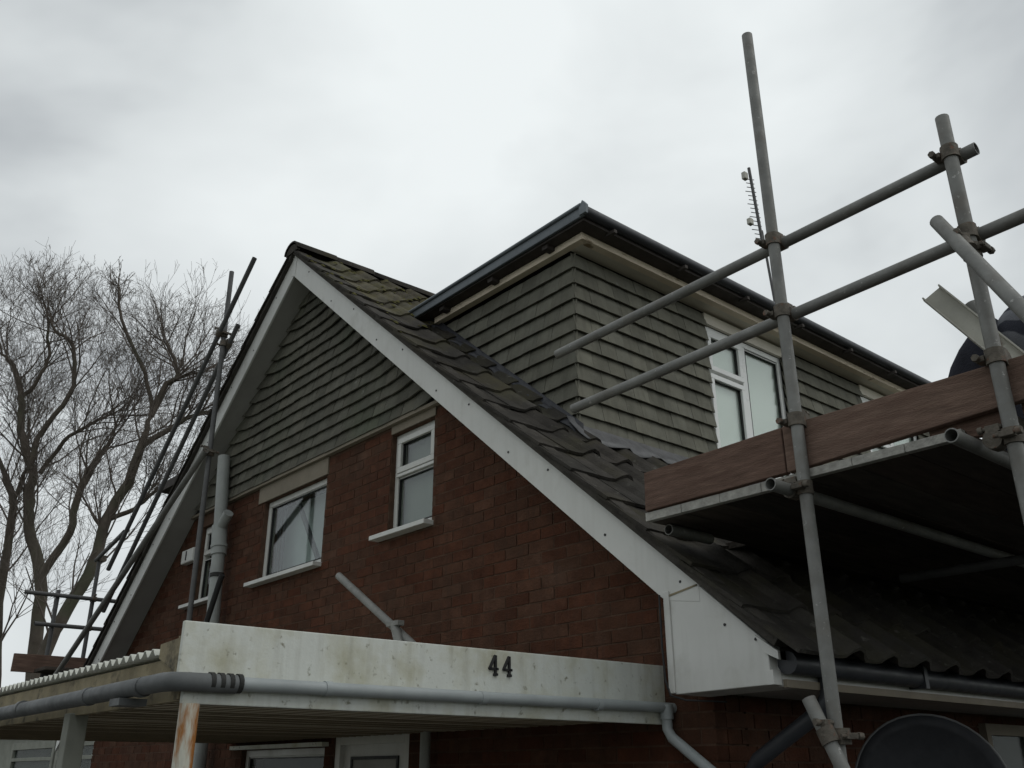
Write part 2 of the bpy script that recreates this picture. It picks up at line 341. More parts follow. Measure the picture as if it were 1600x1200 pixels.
# verge: barge boards, soffits, eaves box
def barge(sg):
    p = lambda x, dz, y: (x, y, AZ - SL*abs(x-AX) + dz)
    x1 = AX + sg*(4.63 if sg > 0 else 5.05)
    x0 = AX + sg*0.004
    o = MB().prism([p(x0, 0, -.25), p(x1, 0, -.25), *([p(x1, -.235, -.25)] if sg < 0 else [p(x1, -.09, -.25), p(-3.0, -.235, -.25)]), p(x0, -.235, -.25)], (0, 0.022, 0)).build('barge_board', M['white'], house, 0.003)
    MB().prism([p(x0, -.20, -.228), p(x1-sg*.1, -.20, -.228), p(x1-sg*.1, -.215, -.228), p(x0, -.215, -.228)], (0, 0.228, 0)).build('soffit', M['soffit'], house)
    for k in range(11):
        x = AX + sg*(0.35+k*0.41+R.uniform(-.05, .05)); dz = -0.06 - 0.1*(k % 2)
        if abs(x-AX) > 4.4: break
        c = Vector(p(x, dz, -.2535)); MB().tube([c, c+Vector((0, .004, 0))], 0.0075, 8).build('screw', M['black'], o)
    return o
bR, bL = barge(1), barge(-1)
MB().prism([(AX-.03, -.254, AZ+.01), (AX+.045, -.254, AZ-.02), (AX+.03, -.254, AZ-.25), (AX-.045, -.254, AZ-.22)], (0, .004, 0)).build('apex_joint_strip', M['white'], house)
ebox = MB().prism([(-2.975, -.248, 2.085), (-2.445, -.248, 2.095), (-2.445, -.248, T(-2.445)-.02), (-2.86, -.248, T(-2.86)-.012), (-2.975, -.248, 2.56)], (0, .248, 0)).build('eaves_box', M['white'], house, 0.004)
MB().box(-3.01, -2.972, -.256, -.02, 2.09, 2.565).build('corner_trim', M['white'], ebox, 0.004)
MB().prism([(-2.985, -.2535, 2.545), (-2.80, -.2535, 2.575), (-2.80, -.2535, 2.567), (-2.985, -.2535, 2.536)], (0, .006, 0)).build('joint', M['oldtim'], ebox)
MB().prism([(-2.46, -.256, 2.095), (-2.425, -.256, 2.095), (-2.425, -.256, 2.155), (-2.46, -.256, 2.155)], (0, .06, 0)).build('fascia_end', M['white'], ebox)
MB().prism([(-2.5, -.256, T(-2.5)-.03), (-2.39, -.256, T(-2.39)-.015), (-2.39, -.256, T(-2.39)-.05), (-2.46, -.256, T(-2.46)-.075)], (0, .06, 0)).build('fascia_end', M['white'], ebox)
for x, z_ in ((-2.66, 2.37), (-2.50, 2.29), (-2.9, 2.60)):
    MB().tube([(x, -.252, z_), (x, -.246, z_)], 0.007, 8).build('screw', M['black'], ebox)
MB().box(-2.95, -2.44, 0.0, YB, 2.10, 2.115).build('eaves_soffit', M['soffit'], house)
MB().box(-2.445, -2.425, -.19, YB, 2.09, 2.24).build('eaves_fascia', M['white'], house)
gut = MB().tube([(-2.388, -.2, 2.185), (-2.388, YB, 2.185)], 0.05, 12).build('eaves_gutter', M['darktrim'], house)
MB().box(-2.424, -2.405, -.19, YB, 2.085, 2.118).build('eaves_drip_bead', M['cream'], house)
for y in (0.9, 2.3, 3.7): MB().box(-2.45, -2.334, y, y+.035, 2.13, 2.24).build('gutter_bracket', M['darktrim'], gut)
dp = MB().tube([(-2.39, 0.10, 2.16), (-2.39, 0.09, 2.06), (-2.42, 0.07, 2.0), (-2.80, -0.02+0.12, 1.80), (-2.87, 0.1, 1.72), (-2.87, 0.1, 0.1)], 0.036, 12).build('black_downpipe', M['darktrim'], house)

# roof decks and tiles
for sg in (1, -1):
    x1 = AX+sg*5.03
    pts = [(AX, -.24, AZ+.0), (x1, -.24, T(x1)), (x1, -.24, T(x1)-.05), (AX, -.24, AZ-.06)]
    deck = MB().prism(pts, (0, YB+.2, 0)).build('roof_slope', M['dark'], house)
    n = Vector((sg*ST, 0, CT)); dn = Vector((sg*CT, 0, -ST))
    # mortar-bedded verge
    a = Vector((AX, -.285, AZ)); b = Vector((x1, -.285, T(x1)))
    MB().prism([a+n*.004, b+n*.004, b+n*.06, a+n*.06], (0, 0.10, 0)).build('verge_bedding', M['bed'], deck)
    # tile profile across the width: flat pan then a bold roll
    cols = [(0, .0), (.08, 0), (.13, .006), (.165, .034), (.205, .052), (.245, .042), (.275, .015), (.30, .0)]
    tv = []; Lt, th = .42, .018
    for u, h in cols: tv.append((u, 0, h+.046))           # head (up-slope end)
    for u, h in cols: tv.append((u, Lt, h+.072))          # tail
    for u, h in cols: tv.append((u, Lt, h+.072-th))
    for u, h in cols: tv.append((u, 0, h+.046-th))
    k = len(cols); tf = []
    for i in range(k-1): tf += [(i, i+1, k+i+1, k+i), (k+i, k+i+1, 2*k+i+1, 2*k+i), (3*k+i+1, 3*k+i, 2*k+i, 2*k+i+1)]
    tf += [(0, k, 2*k, 3*k), (k-1, 4*k-1, 3*k-1, 2*k-1)]
    b = MB(); b.add(tv, tf, False); tme = b.mesh('roof_tile', M['roof']); tmm = b.mesh('roof_tile', M['mossy'])
    vcols = [(0, 0), (.03, .002), (.10, 0), (.17, .002), (.215, 0), (.225, -.002), (.23, -.003), (.235, -.004)]; b = MB(); b.add([(vcols[i % k][0], p[1], p[2]-cols[i % k][1]+vcols[i % k][1]) for i, p in enumerate(tv)], tf, False); vme = b.mesh('roof_tile', M['roof'])
    base = Matrix(((0, dn.x, n.x, 0), (1, 0, n.y, 0), (0, dn.z, n.z, 0), (0, 0, 0, 1)))
    for c in range(19):
        s0 = 0.06 + c*0.345 - (0.0)
        for j in range(30 if sg > 0 else 2):
            y0 = -.305 + (j*.30-.075 if j else 0)
            pos = Vector((AX, y0, AZ)) + dn*s0
            if sg > 0:
                if y0 > 0.3 and -6.35 < pos.x+0.1 and pos.x < -4.45: continue
                if y0 > 3.2 and pos.x < -4.3: continue
            if s0+Lt > 6.62: 
                if s0 > 6.4: continue
            if pos.x*sg > 0 and False: continue
            mw = Matrix.Translation(pos + n*R.uniform(-.004, .004)) @ base @ Matrix.Rotation(R.uniform(-.006, .006), 4, 'Z') @ Matrix.Rotation(R.uniform(-.003, .003), 4, 'X')
            inst('roof_tile', (tmm if pos.z+R.uniform(-.3, .3) > 5.5 else tme) if j else vme, mw, deck)
mo = MB(); n = Vector((ST, 0, CT)); dn = Vector((CT, 0, -ST))
for i in range(900):
    c = R.randrange(0, 8); s_ = 0.06 + c*0.345 + (.42 + R.gauss(0, .015) if R.random() < .6 else R.uniform(.05, .42)); y = R.uniform(-.28, 2.6)
    if R.random() < (s_/3.2): continue
    u = (y+.305+.075) % .30; h = max(0, .05*math.sin((u-.1)/.2*math.pi)) if u > .1 else 0
    if y < -.08: h = 0
    p = Vector((AX, y, AZ)) + dn*s_ + n*(.062+h)
    if p.x > -6.3 and y > .3: continue
    r = R.uniform(.008, .022); vs = [p+n*r*.8] ; m_ = 6
    for k in range(m_): vs.append(p + dn*r*1.3*math.cos(k*6.283/m_)*R.uniform(.7, 1.2) + Vector((0, r*1.5*math.sin(k*6.283/m_)*R.uniform(.7, 1.2), 0)) + n*r*.1)
    mo.add(vs, [(0, 1+k, 1+(k+1) % m_) for k in range(m_)], True)
M['moss'] = pm('moss', (0.075, 0.07, 0.028), 0.4, 20, 1.0, spec=0.05)
stuff(mo.build('moss', M['moss'], house))
ridge = MB().box(AX-.05, AX+.05, -.24, YB, AZ-.02, AZ+.06).build('ridge_bedding', M['bed'], house)
rm = MB(); seg = 9
pr = [(0.135*math.cos(math.pi*i/seg), 0.105*math.sin(math.pi*i/seg)) for i in range(seg+1)]
vs = [(x, 0, z) for x, z in pr] + [(x*1.04, .45, z*1.04) for x, z in pr] + [(x*.86, 0, z*.84) for x, z in pr]
q = seg+1; fs = [(i, i+1, q+i+1, q+i) for i in range(seg)] + [(i, 2*q+i, 2*q+i+1, i+1) for i in range(seg)]
rm.add(vs, fs, True); rme = rm.mesh('ridge_tile', M['roof'])
for i in range(20):
    inst('ridge_tile', rme, Matrix.Translation((AX, -.31+i*.44, AZ+.015+R.uniform(-.006, .006))) @ Matrix.Rotation(R.uniform(-.01, .01), 4, 'Z'), ridge)
MB().prism([(AX+.115*math.cos(math.pi*i/8), -.298, AZ+.005+.09*math.sin(math.pi*i/8)) for i in range(9)], (0, .03, 0)).build('ridge_end_mortar', M['bed'], ridge)

# ------------------------------------------------------------------ dormer on the right slope
DX, DY, DE = -4.29, 0.48, 6.6
ZT = 5.33
cheek = MB().prism([(AX+(AZ-ZT)/SL-.2, DY, ZT), (DX, DY, ZT), (DX, DY, T(DX)-.05)], (0, .1, 0)).build('dormer_cheek', M['dark'], house)
D1 = (1.97, 3.10, 4.02, 5.235); D2 = (4.42, 5.55, 4.02, 5.235)
fc = MB()
for y0, y1, z0, z1 in ((DY+.1, D1[0], 3.7, ZT), (D1[1], D2[0], 3.7, ZT), (D2[1], DE, 3.7, ZT), (D1[0], D1[1], 3.7, D1[2]), (D2[0], D2[1], 3.7, D2[2]), (D1[0], D1[1], D1[3], ZT), (D2[0], D2[1], D2[3], ZT)):
    fc.box(DX-.1, DX, y0, y1, z0, z1)
face = fc.build('dormer_face', M['dark'], house)
G2 = 0.1285; t2 = tile_mesh('hanging_tile', M['hung2'], 0.165, .044)
t2t = tile_mesh('hanging_tile', M['hung2'], 0.13, .044)
rows = [5.195 - k*G2 for k in range(11)]
for k, z in enumerate(rows):
    me = t2t if k == 0 else t2
    # cheek
    xa = AX + (AZ+.06-z)/SL - .1; xb = DX+.038
    x = xb - TW*(1 if k % 2 else 1.5)
    edges = [xb]
    while x > xa: edges.append(x); x -= TW
    edges.append(xa)
    for q_, p_ in zip(edges[:-1], edges[1:]):
        if q_-p_ < .03: continue
        inst('hanging_tile', me, Matrix.Translation(((p_+q_)/2, DY-.002-R.uniform(0, .003), z+R.uniform(-.0022, .0022))) @ Matrix.Rotation(R.uniform(-.006, .006), 4, 'Y') @ Matrix.Diagonal((q_-p_-.0028, 1, 1, 1)), cheek)
    # face, turned to look along +x
    rz = Matrix.Rotation(math.pi/2, 4, 'Z')
    for ya, yb in ((DY-.038, D1[0]+.02), (D1[1]-.02, D2[0]+.02), (D2[1]-.02, DE)):
        y = ya + TW*(1.5 if k % 2 else 1); edges = [ya]
        while y < yb-.03: edges.append(y); y += TW
        edges.append(yb + R.uniform(-.006, .01))
        for p_, q_ in zip(edges[:-1], edges[1:]):
            inst('hanging_tile', me, Matrix.Translation((DX+.002+R.uniform(0, .003), (p_+q_)/2, z+R.uniform(-.0022, .0022))) @ rz @ Matrix.Rotation(R.uniform(-.006, .006), 4, 'Y') @ Matrix.Diagonal((q_-p_-.0028, 1, 1, 1)), face)
# flat roof with trims
xw = -6.18
roofd = MB().box(xw-.4, -3.985, .29, DE+.3, 5.405, 5.485).build('dormer_roof', M['darkwood'], house)
MB().prism([(xw, .262, 5.41), (-3.96, .262, 5.425), (-3.96, .262, 5.515), (xw, .262, 5.485)], (0, .026, 0)).build('roof_edge_trim', M['lead'], roofd, .006)
MB().tube([(xw, .258, 5.488), (-3.975, .258, 5.515)], .016, 8).build('roof_edge_roll', M['lead'], roofd)
gd = MB().tube([(-3.965, .27, 5.468), (-3.965, DE+.3, 5.468)], 0.042, 12).build('dormer_gutter', M['darktrim'], roofd)
MB().prism([(-3.99, .25, 5.43), (-3.925, .25, 5.43), (-3.92, .25, 5.50), (-3.955, .25, 5.545), (-3.99, .25, 5.50)], (0, .03, 0)).build('corner_cap', M['lead'], roofd, .004)
for y in (.55, 1.35, 2.15, 2.95, 3.75, 4.55, 5.3, 6.0):
    MB().box(-4.02, -3.93, y, y+.03, 5.385, 5.412).build('rafter_end', M['darkwood'], roofd)
for x in (-4.45, -5.1, -5.75): MB().box(x, x+.06, .31, .42, 5.37, 5.412).build('rafter_end', M['darkwood'], roofd)
MB().box(-5.92, -4.105, .385, .445, 5.345, 5.398).build('timber_batten', M['timber'], roofd)
MB().box(-4.165, -4.1, .386, DE, 5.347, 5.399).build('timber_batten', M['timber'], roofd)
MB().box(-4.29, -4.166, .45, DE, 5.352, 5.362).build('batten_soffit', M['cream2'], roofd)
MB().box(DX-.08, DX+.03, D1[0]+.01, D1[1]-.01, 5.237, ZT).build('window_head_panel', M['cream2'], face)
MB().box(DX-.08, DX+.03, D2[0]+.01, D2[1]-.01, 5.237, ZT).build('window_head_panel', M['cream2'], face)
MB().prism([(-6.02, .40, 5.28), (-5.93, .40, 5.28), (-5.93, .40, 5.40), (-6.02, .40, 5.40)], (0, .06, 0)).build('end_upstand', M['flash'], roofd)

def window(name, frame_w, org, ux, sz, splits, parent, blindm, depth=.06, blind_gap=.10, fm='white', gm='glass'):
    """frame in the plane spanned by ux (right) and z; splits: list of pane rects in 0..1 (u0,u1,v0,v1)"""
    o = Vector(org); ux = Vector(ux); nrm = ux.cross(Vector((0, 0, 1)))      # outward
    W_, H_ = sz
    P = lambda u, v, d: o + ux*u + Vector((0, 0, v)) + nrm*d
    def slab(b, u0, u1, v0, v1, d0, d1):
        b.add([P(u0,v0,d0),P(u1,v0,d0),P(u1,v0,d1),P(u0,v0,d1),P(u0,v1,d0),P(u1,v1,d0),P(u1,v1,d1),P(u0,v1,d1)], [(0,3,2,1),(4,5,6,7),(0,1,5,4),(1,2,6,5),(2,3,7,6),(3,0,4,7)])
    b = MB(); f = frame_w
    slab(b, 0, W_, 0, f, -depth, 0); slab(b, 0, W_, H_-f, H_, -depth, 0); slab(b, 0, f, f, H_-f, -depth, 0); slab(b, W_-f, W_, f, H_-f, -depth, 0)
    win = b.build(name, M[fm], parent, .003)
    for (u0, u1, v0, v1, sash) in splits:
        u0, u1, v0, v1 = u0*W_, u1*W_, v0*H_, v1*H_
        s = .045 if sash else .014; pr_ = .016 if sash else -.012
        b = MB(); slab(b, u0, u1, v0, v0+s, -depth*.7, pr_); slab(b, u0, u1, v1-s, v1, -depth*.7, pr_); slab(b, u0, u0+s, v0+s, v1-s, -depth*.7, pr_); slab(b, u1-s, u1, v0+s, v1-s, -depth*.7, pr_)
        b.build('sash', M[fm], win, .004)
        g = .006
        b = MB()
        for (a0, a1, c0, c1) in ((u0+s, u1-s, v0+s, v0+s+g), (u0+s, u1-s, v1-s-g, v1-s), (u0+s, u0+s+g, v0+s+g, v1-s-g), (u1-s-g, u1-s, v0+s+g, v1-s-g)): slab(b, a0, a1, c0, c1, -.03, -.006)
        b.build('gasket', M['black'], win)
        b = MB(); slab(b, u0+s+.0005, u1-s-.0005, v0+s+.0005, v1-s-.0005, -.026, -.020); b.build('pane', M[gm], win)
    if blindm:
        b = MB(); slab(b, f*.5, W_-f*.5, f*.5, H_-f*.5, -depth-blind_gap-.01, -depth-blind_gap); b.build('blind', blindm, win)
    return win, slab
def sill(slab, win, W_, over=.06, out_=.10, d=.035):
    b = MB(); slab(b, -over, W_+.02, -d, 0, -.05, out_); b.build('sill', M['white'], win, .004)
# gable windows
win, sl = window('window', .05, (W1[0], .045, W1[2]), (1, 0, 0), (W1[1]-W1[0], W1[3]-W1[2]), [(.045, .955, .06, .94, False)], house, M['curt'], blind_gap=.12)
sill(sl, win, W1[1]-W1[0], .10, .13)
for c0, c1 in ((.085, .11), (.135, .155), (.185, .235)):
    b = MB(); sl(b, c0, c1, .05, .72, -.075, -.068); b.build('curtain_fold', M['darktrim'], win)
MB().tube([(-7.60, .095, 4.09), (-7.10, .095, 3.42)], .024, 8).build('reflection_bar', M['darktrim'], win)  # dark tube behind the pane imitates a scaffold reflection in the glass
MB().box(W1[0]-.12, W1[1]+.02, -.012, .05, W1[3]+.004, CLAD-.03).build('lintel_panel', M['cream'], house)
win, sl = window('window', .045, (W2[0], .045, W2[2]), (1, 0, 0), (W2[1]-W2[0], W2[3]-W2[2]), [(.07, .93, .60, .955, True), (.07, .93, .05, .56, False)], house, M['curt2'], blind_gap=.02)
b = MB(); sl(b, .03, .55, .45, .475, -.03, .012); b.build('transom', M['white'], win, .003)
sill(sl, win, W2[1]-W2[0], .13, .13)
MB().box(W2[0]+.0, W2[1]+.02, -.01, .05, W2[3]+.004, CLAD-.03).build('lintel_panel', M['cream'], house)
win, sl = window('window', .045, (W3[0], .045, W3[2]), (1, 0, 0), (W3[1]-W3[0], W3[3]-W3[2]), [(.07, .93, .62, .955, True), (.07, .93, .05, .57, False)], house, M['curt2'], blind_gap=.05)
sill(sl, win, W3[1]-W3[0], .2, .12)
win, sl = window('window', .05, (WG[0], .045, WG[2]), (1, 0, 0), (WG[1]-WG[0], WG[3]-WG[2]), [(.04, .96, .05, .95, False)], house, M['inside'], gm='dullglass')
MB().box(WG[0]-.12, WG[1]+.06, -.06, .0, 1.935, 1.965).build('window_drip', M['paint'], house)
# dormer windows look along +x : right-hand direction is +y
for d in (D1, D2):
    win, sl = window('window', .05, (DX-.005, d[0], d[2]), (0, 1, 0), (d[1]-d[0], d[3]-d[2]), [(.05, .46, .665, .955, True), (.05, .46, .04, .64, True), (.52, .955, .04, .955, False)], house, M['blind'], blind_gap=.0, depth=.045, fm='white2')
    b = MB(); sl(b, .52, .585, .05, 1.16, -.06, .004); b.build('mullion', M['white2'], win, .003)
# door under the canopy
dr = MB().box(DOOR[0]+.07, DOOR[1]-.07, .05, .09, .05, 2.0).build('door', M['white'], house)
b = MB(); b.box(DOOR[0], DOOR[0]+.07, .01, .12, 0.02, 2.1); b.box(DOOR[1]-.07, DOOR[1], .01, .12, 0.02, 2.1); b.box(DOOR[0]+.07, DOOR[1]-.07, .01, .12, 1.94, 2.1); b.build('door_frame', M['white'], dr, .004)
b = MB(); b.box(DOOR[0]+.2, DOOR[1]-.2, .044, .05, 1.2, 1.84); b.build('door_panel', M['soffit'], dr, .004)
b = MB()
for a in ((DOOR[0]+.18, DOOR[1]-.18, 1.84, 1.86), (DOOR[0]+.18, DOOR[1]-.18, 1.18, 1.2), (DOOR[0]+.18, DOOR[0]+.2, 1.2, 1.84), (DOOR[1]-.2, DOOR[1]-.18, 1.2, 1.84)): b.box(a[0], a[1], .036, .05, a[2], a[3])
b.build('panel_moulding', M['black'], dr)
MB().box(DOOR[1]-.16, DOOR[1]-.13, .0, .05, .98, 1.12).build('door_handle', M['galv'], dr)
# side window frame
b = MB(); y0, y1 = 2.75, 4.2
for a in ((y0, y1, 1.97, 2.04), (y0, y1, .9, .97), (y0, y0+.06, .97, 1.97), (y1-.06, y1, .97, 1.97), (3.4, 3.46, .97, 1.97)): b.box(XR-.01, XR+.05, a[0], a[1], a[2], a[3])
sw = b.build('side_window', M['cream'], house)
MB().box(XR+.008, XR+.014, y0+.06, y1-.06, .97, 1.97).build('pane', M['dullglass'], sw); MB().box(XR+.005, XR+.007, y0+.06, y1-.06, .97, 1.97).build('blind', M['inside'], sw)
# flashings
n = Vector((ST, 0, CT))
a = Vector((-6.1, 0, T(-6.1))) + n*.085; bq = Vector((DX+.04, 0, T(DX+.04))) + n*.085
fl = MB()
K = 26
vs = []
for i in range(K+1):
    p = a.lerp(bq, i/K); wob = .018*math.sin(i*2.1)+R.uniform(-.008, .008)
    vs += [(p.x, DY-.105+R.uniform(-.015, .015), p.z-.015+wob), (p.x, DY-.07, p.z+.015+wob*.5), (p.x, DY-.05, p.z+.03), (p.x, DY-.046, p.z+.075)]
fl.add(vs, [(4*i+j, 4*i+4+j, 4*i+5+j, 4*i+1+j) for i in range(K) for j in range(3)], True)
fo = fl.build('cheek_flashing', M['flash'], house); md = fo.modifiers.new('thick', 'SOLIDIFY'); md.thickness = .006
fl = MB(); vs = []
for i in range(41):
    y = DY-.12 + i*.08
    wob = .012*math.sin(i*1.7)+R.uniform(-.006, .006)
    vs += [(DX+.006, y, T(DX)+.17), (DX+.03, y, T(DX)+.125), (DX+.13, y, T(DX+.13)+.125+wob), (DX+.19+R.uniform(-.02, .02), y, T(DX+.19)+.112+wob)]
fl.add(vs, [(4*i+j, 4*i+4+j, 4*i+5+j, 4*i+1+j) for i in range(40) for j in range(3)], True)
fo = fl.build('apron_flashing', M['flash2'], house); md = fo.modifiers.new('thick', 'SOLIDIFY'); md.thickness = .005
# soil pipe on the gable and the two ground floor pipes
sp = MB().tube([(-8.88, -.12, 4.77), (-8.76, -.12, 3.95)], .062, 16, hollow=.9).tube([(-8.74, -.12, 3.9), (-8.60, -.12, 2.2), (-8.6, -.12, .1)], .062, 16).build('soil_pipe', M['pvc'], house)
MB().tube([(-8.775, -.12, 4.02), (-8.72, -.12, 3.72)], .075, 16).build('pipe_collar', M['pvc'], sp)
MB().tube([(-8.735, -.12, 3.82), (-8.728, -.12, 3.79)], .082, 16).build('pipe_collar_lip', M['pvc'], sp)
MB().tube([(-8.745, -.12, 4.0), (-8.6, -.12, 4.12)], .05, 12).build('branch_socket', M['pvc'], sp)
MB().tube([(-8.70, -.12, 3.535), (-8.697, -.12, 3.50)], .069, 16).build('pipe_bracket', M['strap'], sp)
MB().tube([(-5.21, -.08, 2.05), (-5.21, -.08, .1)], .034, 12).build('waste_pipe', M['pvc'], house)
# second dormer whose eave shows past the left verge
d2 = MB().prism([(-11.3, .62, T(-11.3)-.1), (-11.3, .62, 5.12), (-8.9, .62, 5.12)], (0, 5, 0)).build('rear_dormer', M['hung2'], house)
MB().box(-11.85, -8.8, .3, 6, 5.12, 5.23).build('dormer_eave', M['darkwood'], d2)
MB().tube([(-11.87, .3, 5.2), (-11.87, 6, 5.2)], .045, 10).build('dormer_gutter', M['darktrim'], d2)

# ------------------------------------------------------------------ porch canopy
can = thing('porch_canopy', (-3.25, -2.5, 0), 'low lean-to canopy with weathered white fascia, cream boarded ceiling and corrugated roof', 'canopy')
FX = -3.25
fas = MB().prism([(FX, -2.52, 2.045), (FX, -.004, 2.06), (FX, -.004, 2.252), (FX, -2.52, 2.243)], (-.022, 0, 0)).build('fascia', M['paint'], can, .003)
MB().box(FX-.012, FX+.014, -2.50, .32, 1.968, 2.03).build('lower_fascia', M['paint'], can, .004)
MB().box(FX-.09, FX-.024, -2.5, -.01, 1.985, 2.2).build('edge_beam', M['oldtim'], can)
g = MB().tube([(FX+.045, -2.36, 2.038), (FX+.045, .10, 2.046)], .0245, 14).build('side_gutter', M['pvc2'], can)
for y in (-1.98, -1.24, -.55): MB().tube([(FX+.045, y, 2.04), (FX+.045, y+.03, 2.04)], .0275, 14).build('gutter_clip', M['pvc2'], g)
for i in range(4):
    y = -2.43 + i*.034; MB().tube([(FX+.045, y, 2.039), (FX+.045, y+.016, 2.039)], .0335, 14).build('strap', M['strap'], g)
dpp = MB().tube([(FX+.05, -.06, 2.04), (FX+.05, -.06, 1.945), (FX+.075, -.06, 1.905), (-2.975, -.06, 1.77), (-2.87, -.06, 1.71), (-2.86, -.06, 1.0), (-2.86, -.06, .1)], .026, 14).build('downpipe', M['pvc2'], can)
MB().tube([(FX+.05, -.06, 1.99), (FX+.05, -.06, 2.06)], .033, 14).build('gutter_outlet', M['pvc2'], dpp)
fg = MB().tube([(FX+.045, -2.33, 2.036), (FX+.045, -2.50, 2.036), (FX+.02, -2.545, 2.036), (FX-.03, -2.56, 2.036), (-3.7, -2.56, 2.034), (-8.2, -2.56, 2.01)], .032, 14).build('front_gutter', M['oldgut'], can)
for x in (-3.48, -4.05, -5.0): MB().tube([(x, -2.56, 2.032), (x+.04, -2.56, 2.032)], .0355, 14).build('gutter_joint', M['oldgut'], fg)
MB().box(-3.66, -3.56, -2.60, -2.50, 1.975, 2.0).build('gutter_outlet', M['oldgut'], fg)
MB().box(-8.2, FX-.03, -2.47, -2.44, 1.984, 2.135).build('front_beam', M['oldtim'], can)
MB().prism([(FX-.03, -2.49, 2.05), (FX-.03, -2.49, 2.2), (FX-.28, -2.49, 2.19), (FX-.28, -2.49, 2.14)], (0, .05, 0)).build('beam_end', M['oldtim'], can)
# corrugated sheet
cv = []; nx = 360
for i in range(nx+1):
    x = FX-.28 - i*(4.7/nx); h = .014*math.cos((x+3.5)*2*math.pi/.076)
    cv += [(x, -2.50, 2.165+h), (x, -.01, 2.24+h)]
b = MB(); b.add(cv, [(2*i, 2*i+1, 2*i+3, 2*i+2) for i in range(nx)], True)
cs = b.build('corrugated_sheet', M['corr'], can, fix=False); md = cs.modifiers.new('thick', 'SOLIDIFY'); md.thickness = .004
# ceiling boards, running towards the wall
for i in range(50):
    x1 = FX-.092 - i*.098
    b = MB().box(x1-.087, x1, -2.43, -.005, 1.993+R.uniform(0, .002), 2.006); b.build('ceiling_board', M['ceil'], can, .003)
for i in range(50): MB().box(FX-.0925-i*.098-.096, FX-.0925-i*.098-.0885, -2.42, -.006, 1.9905, 2.006).build('joint_shadow_strip', M['strip'], can)  # dark strips stand in for the shadow lines between boards
MB().box(-8.2, FX-.092, -2.43, -.005, 2.0075, 2.012).build('ceiling_backing', M['dark'], can)
MB().tube([(FX+.02, -2.475, 1.968), (FX+.02, -2.475, .02)], .033, 14).build('post', M['rust'], can)
MB().box(-4.555, -4.475, -2.49, -2.41, .02, 1.993).build('post', M['post'], can, .004)
MB().box(-6.86, -6.78, -2.49, -2.41, .02, 1.993).build('post', M['post'], can, .004)
def four(yo, ang):
    H = .082
    st = [((0.000, .30), (.62, .30)), ((.02, .28), (.42, 1.0)), ((.43, 1.0), (.43, 0.0)), ((.30, .015), (.58, .015))]
    b = MB()
    for (a0, a1), (c0, c1) in st:
        b.bar((FX+.005, yo+a0*H, 2.142+a1*H), (FX+.005, yo+c0*H, 2.142+c1*H), .011, .012, (1, 0, 0))
    o = b.build('house_number_digit', M['black'], fas, .002)
    return o
four(-1.157, 0)['label'] = 'black metal digit 4, left of the pair'; four(-1.078, 0)['label'] = 'black metal digit 4, right of the pair'

# ------------------------------------------------------------------ scaffold, right
RT = .0265
def coupler(parent, c, d1, d2, off, mat=None):
    """right-angle coupler: a band on each tube, a saddle between, bolts sticking out"""
    mat = mat or M['coup']
    c = Vector(c); d1 = Vector(d1).normalized(); d2 = Vector(d2).normalized(); off = Vector(off)
    b = MB().tube([c-d1*.028, c+d1*.028], RT+.008, 12).tube([c+off-d2*.028, c+off+d2*.028], RT+.008, 12)
    sdv = d1.cross(off).normalized() if d1.cross(off).length > 1e-5 else d1.orthogonal().normalized()
    b.bar(c+sdv*.03, c+sdv*.062, .05, .022, d1)
    b.bar(c+off+d1*.03, c+off+d1*.058, .05, .022, d2)
    o = b.build('coupler', mat, parent, .002)
    on_ = off.normalized()
    MB().tube([c+sdv*.052-on_*.045, c+sdv*.052+on_*.045], .008, 6).tube([c+sdv*.052-on_*.052, c+sdv*.052-on_*.032], .014, 6).build('bolt', mat, o)
    MB().tube([c+off+d1*.048+on_*.045, c+off+d1*.048-on_*.03], .008, 6).tube([c+off+d1*.048+on_*.052, c+off+d1*.048+on_*.036], .014, 6).build('bolt', mat, o)
    return o
sc = thing('scaffold', (-1.6, -.5, 0), 'galvanised tube scaffold with guard rails standing beside the dormer at the right', 'scaffold')
XA, XB, YS = -2.012, -1.181, -.50
def stube(name, a, b, parent, mat=M['galv'], r=RT): 
    a = Vector(a); b = Vector(b); k = 4
    return MB().tube([a.lerp(b, i/k) for i in range(k+1)], r, 16, hollow=.84).build(name, mat, parent)
stube('standard', (XA, YS, 0), (XA+.003, YS, 5.207), sc); stube('standard', (XB, YS, 0), (XB, YS, 4.185), sc)
for y in (2.0, 4.4):
    stube('standard', (XA+.05, y, 0), (XA+.05, y, 2.86), sc); stube('standard', (XB, y, 0), (XB, y, 4.1), sc)
YR = YS+.0535
stube('guard_rail', (-3.517, YR, 3.965), (-1.099, YR, 4.015), sc); stube('guard_rail', (-3.40, YR, 3.595), (-.55, YR, 3.662), sc)
ZL = 2.822
stube('ledger', (XA-.055, -.66, ZL), (XA-.055, 6.0, ZL), sc); stube('ledger', (XB-.14, -.66, ZL+.006), (XB-.14, 6.0, ZL+.006), sc)
stube('ledger', (-2.875, -.34, 2.838), (-2.875, -.02, 2.838), sc)
for y in (1.35, 3.4, 5.4): stube('transom', (-2.6, y, ZL-.054), (-.9, y, ZL-.054), sc, M['galvd'])  # darker tube colour stands in for shade below the deck
stube('brace', (-1.262, YS-.058, 3.712), (-.80, YS-.34, 2.80), sc)
stube('brace', (-2.075, YS-.057, 2.005), (-1.62, YS-.057, .95), sc)
Zv, Xv, Yv = (0,0,1), (1,0,0), (0,1,0)
coupler(sc, (XA, YS, 4.0), Zv, Xv, (0, .0535, 0)); coupler(sc, (XA, YS, 3.632), Zv, Xv, (0, .0535, 0))
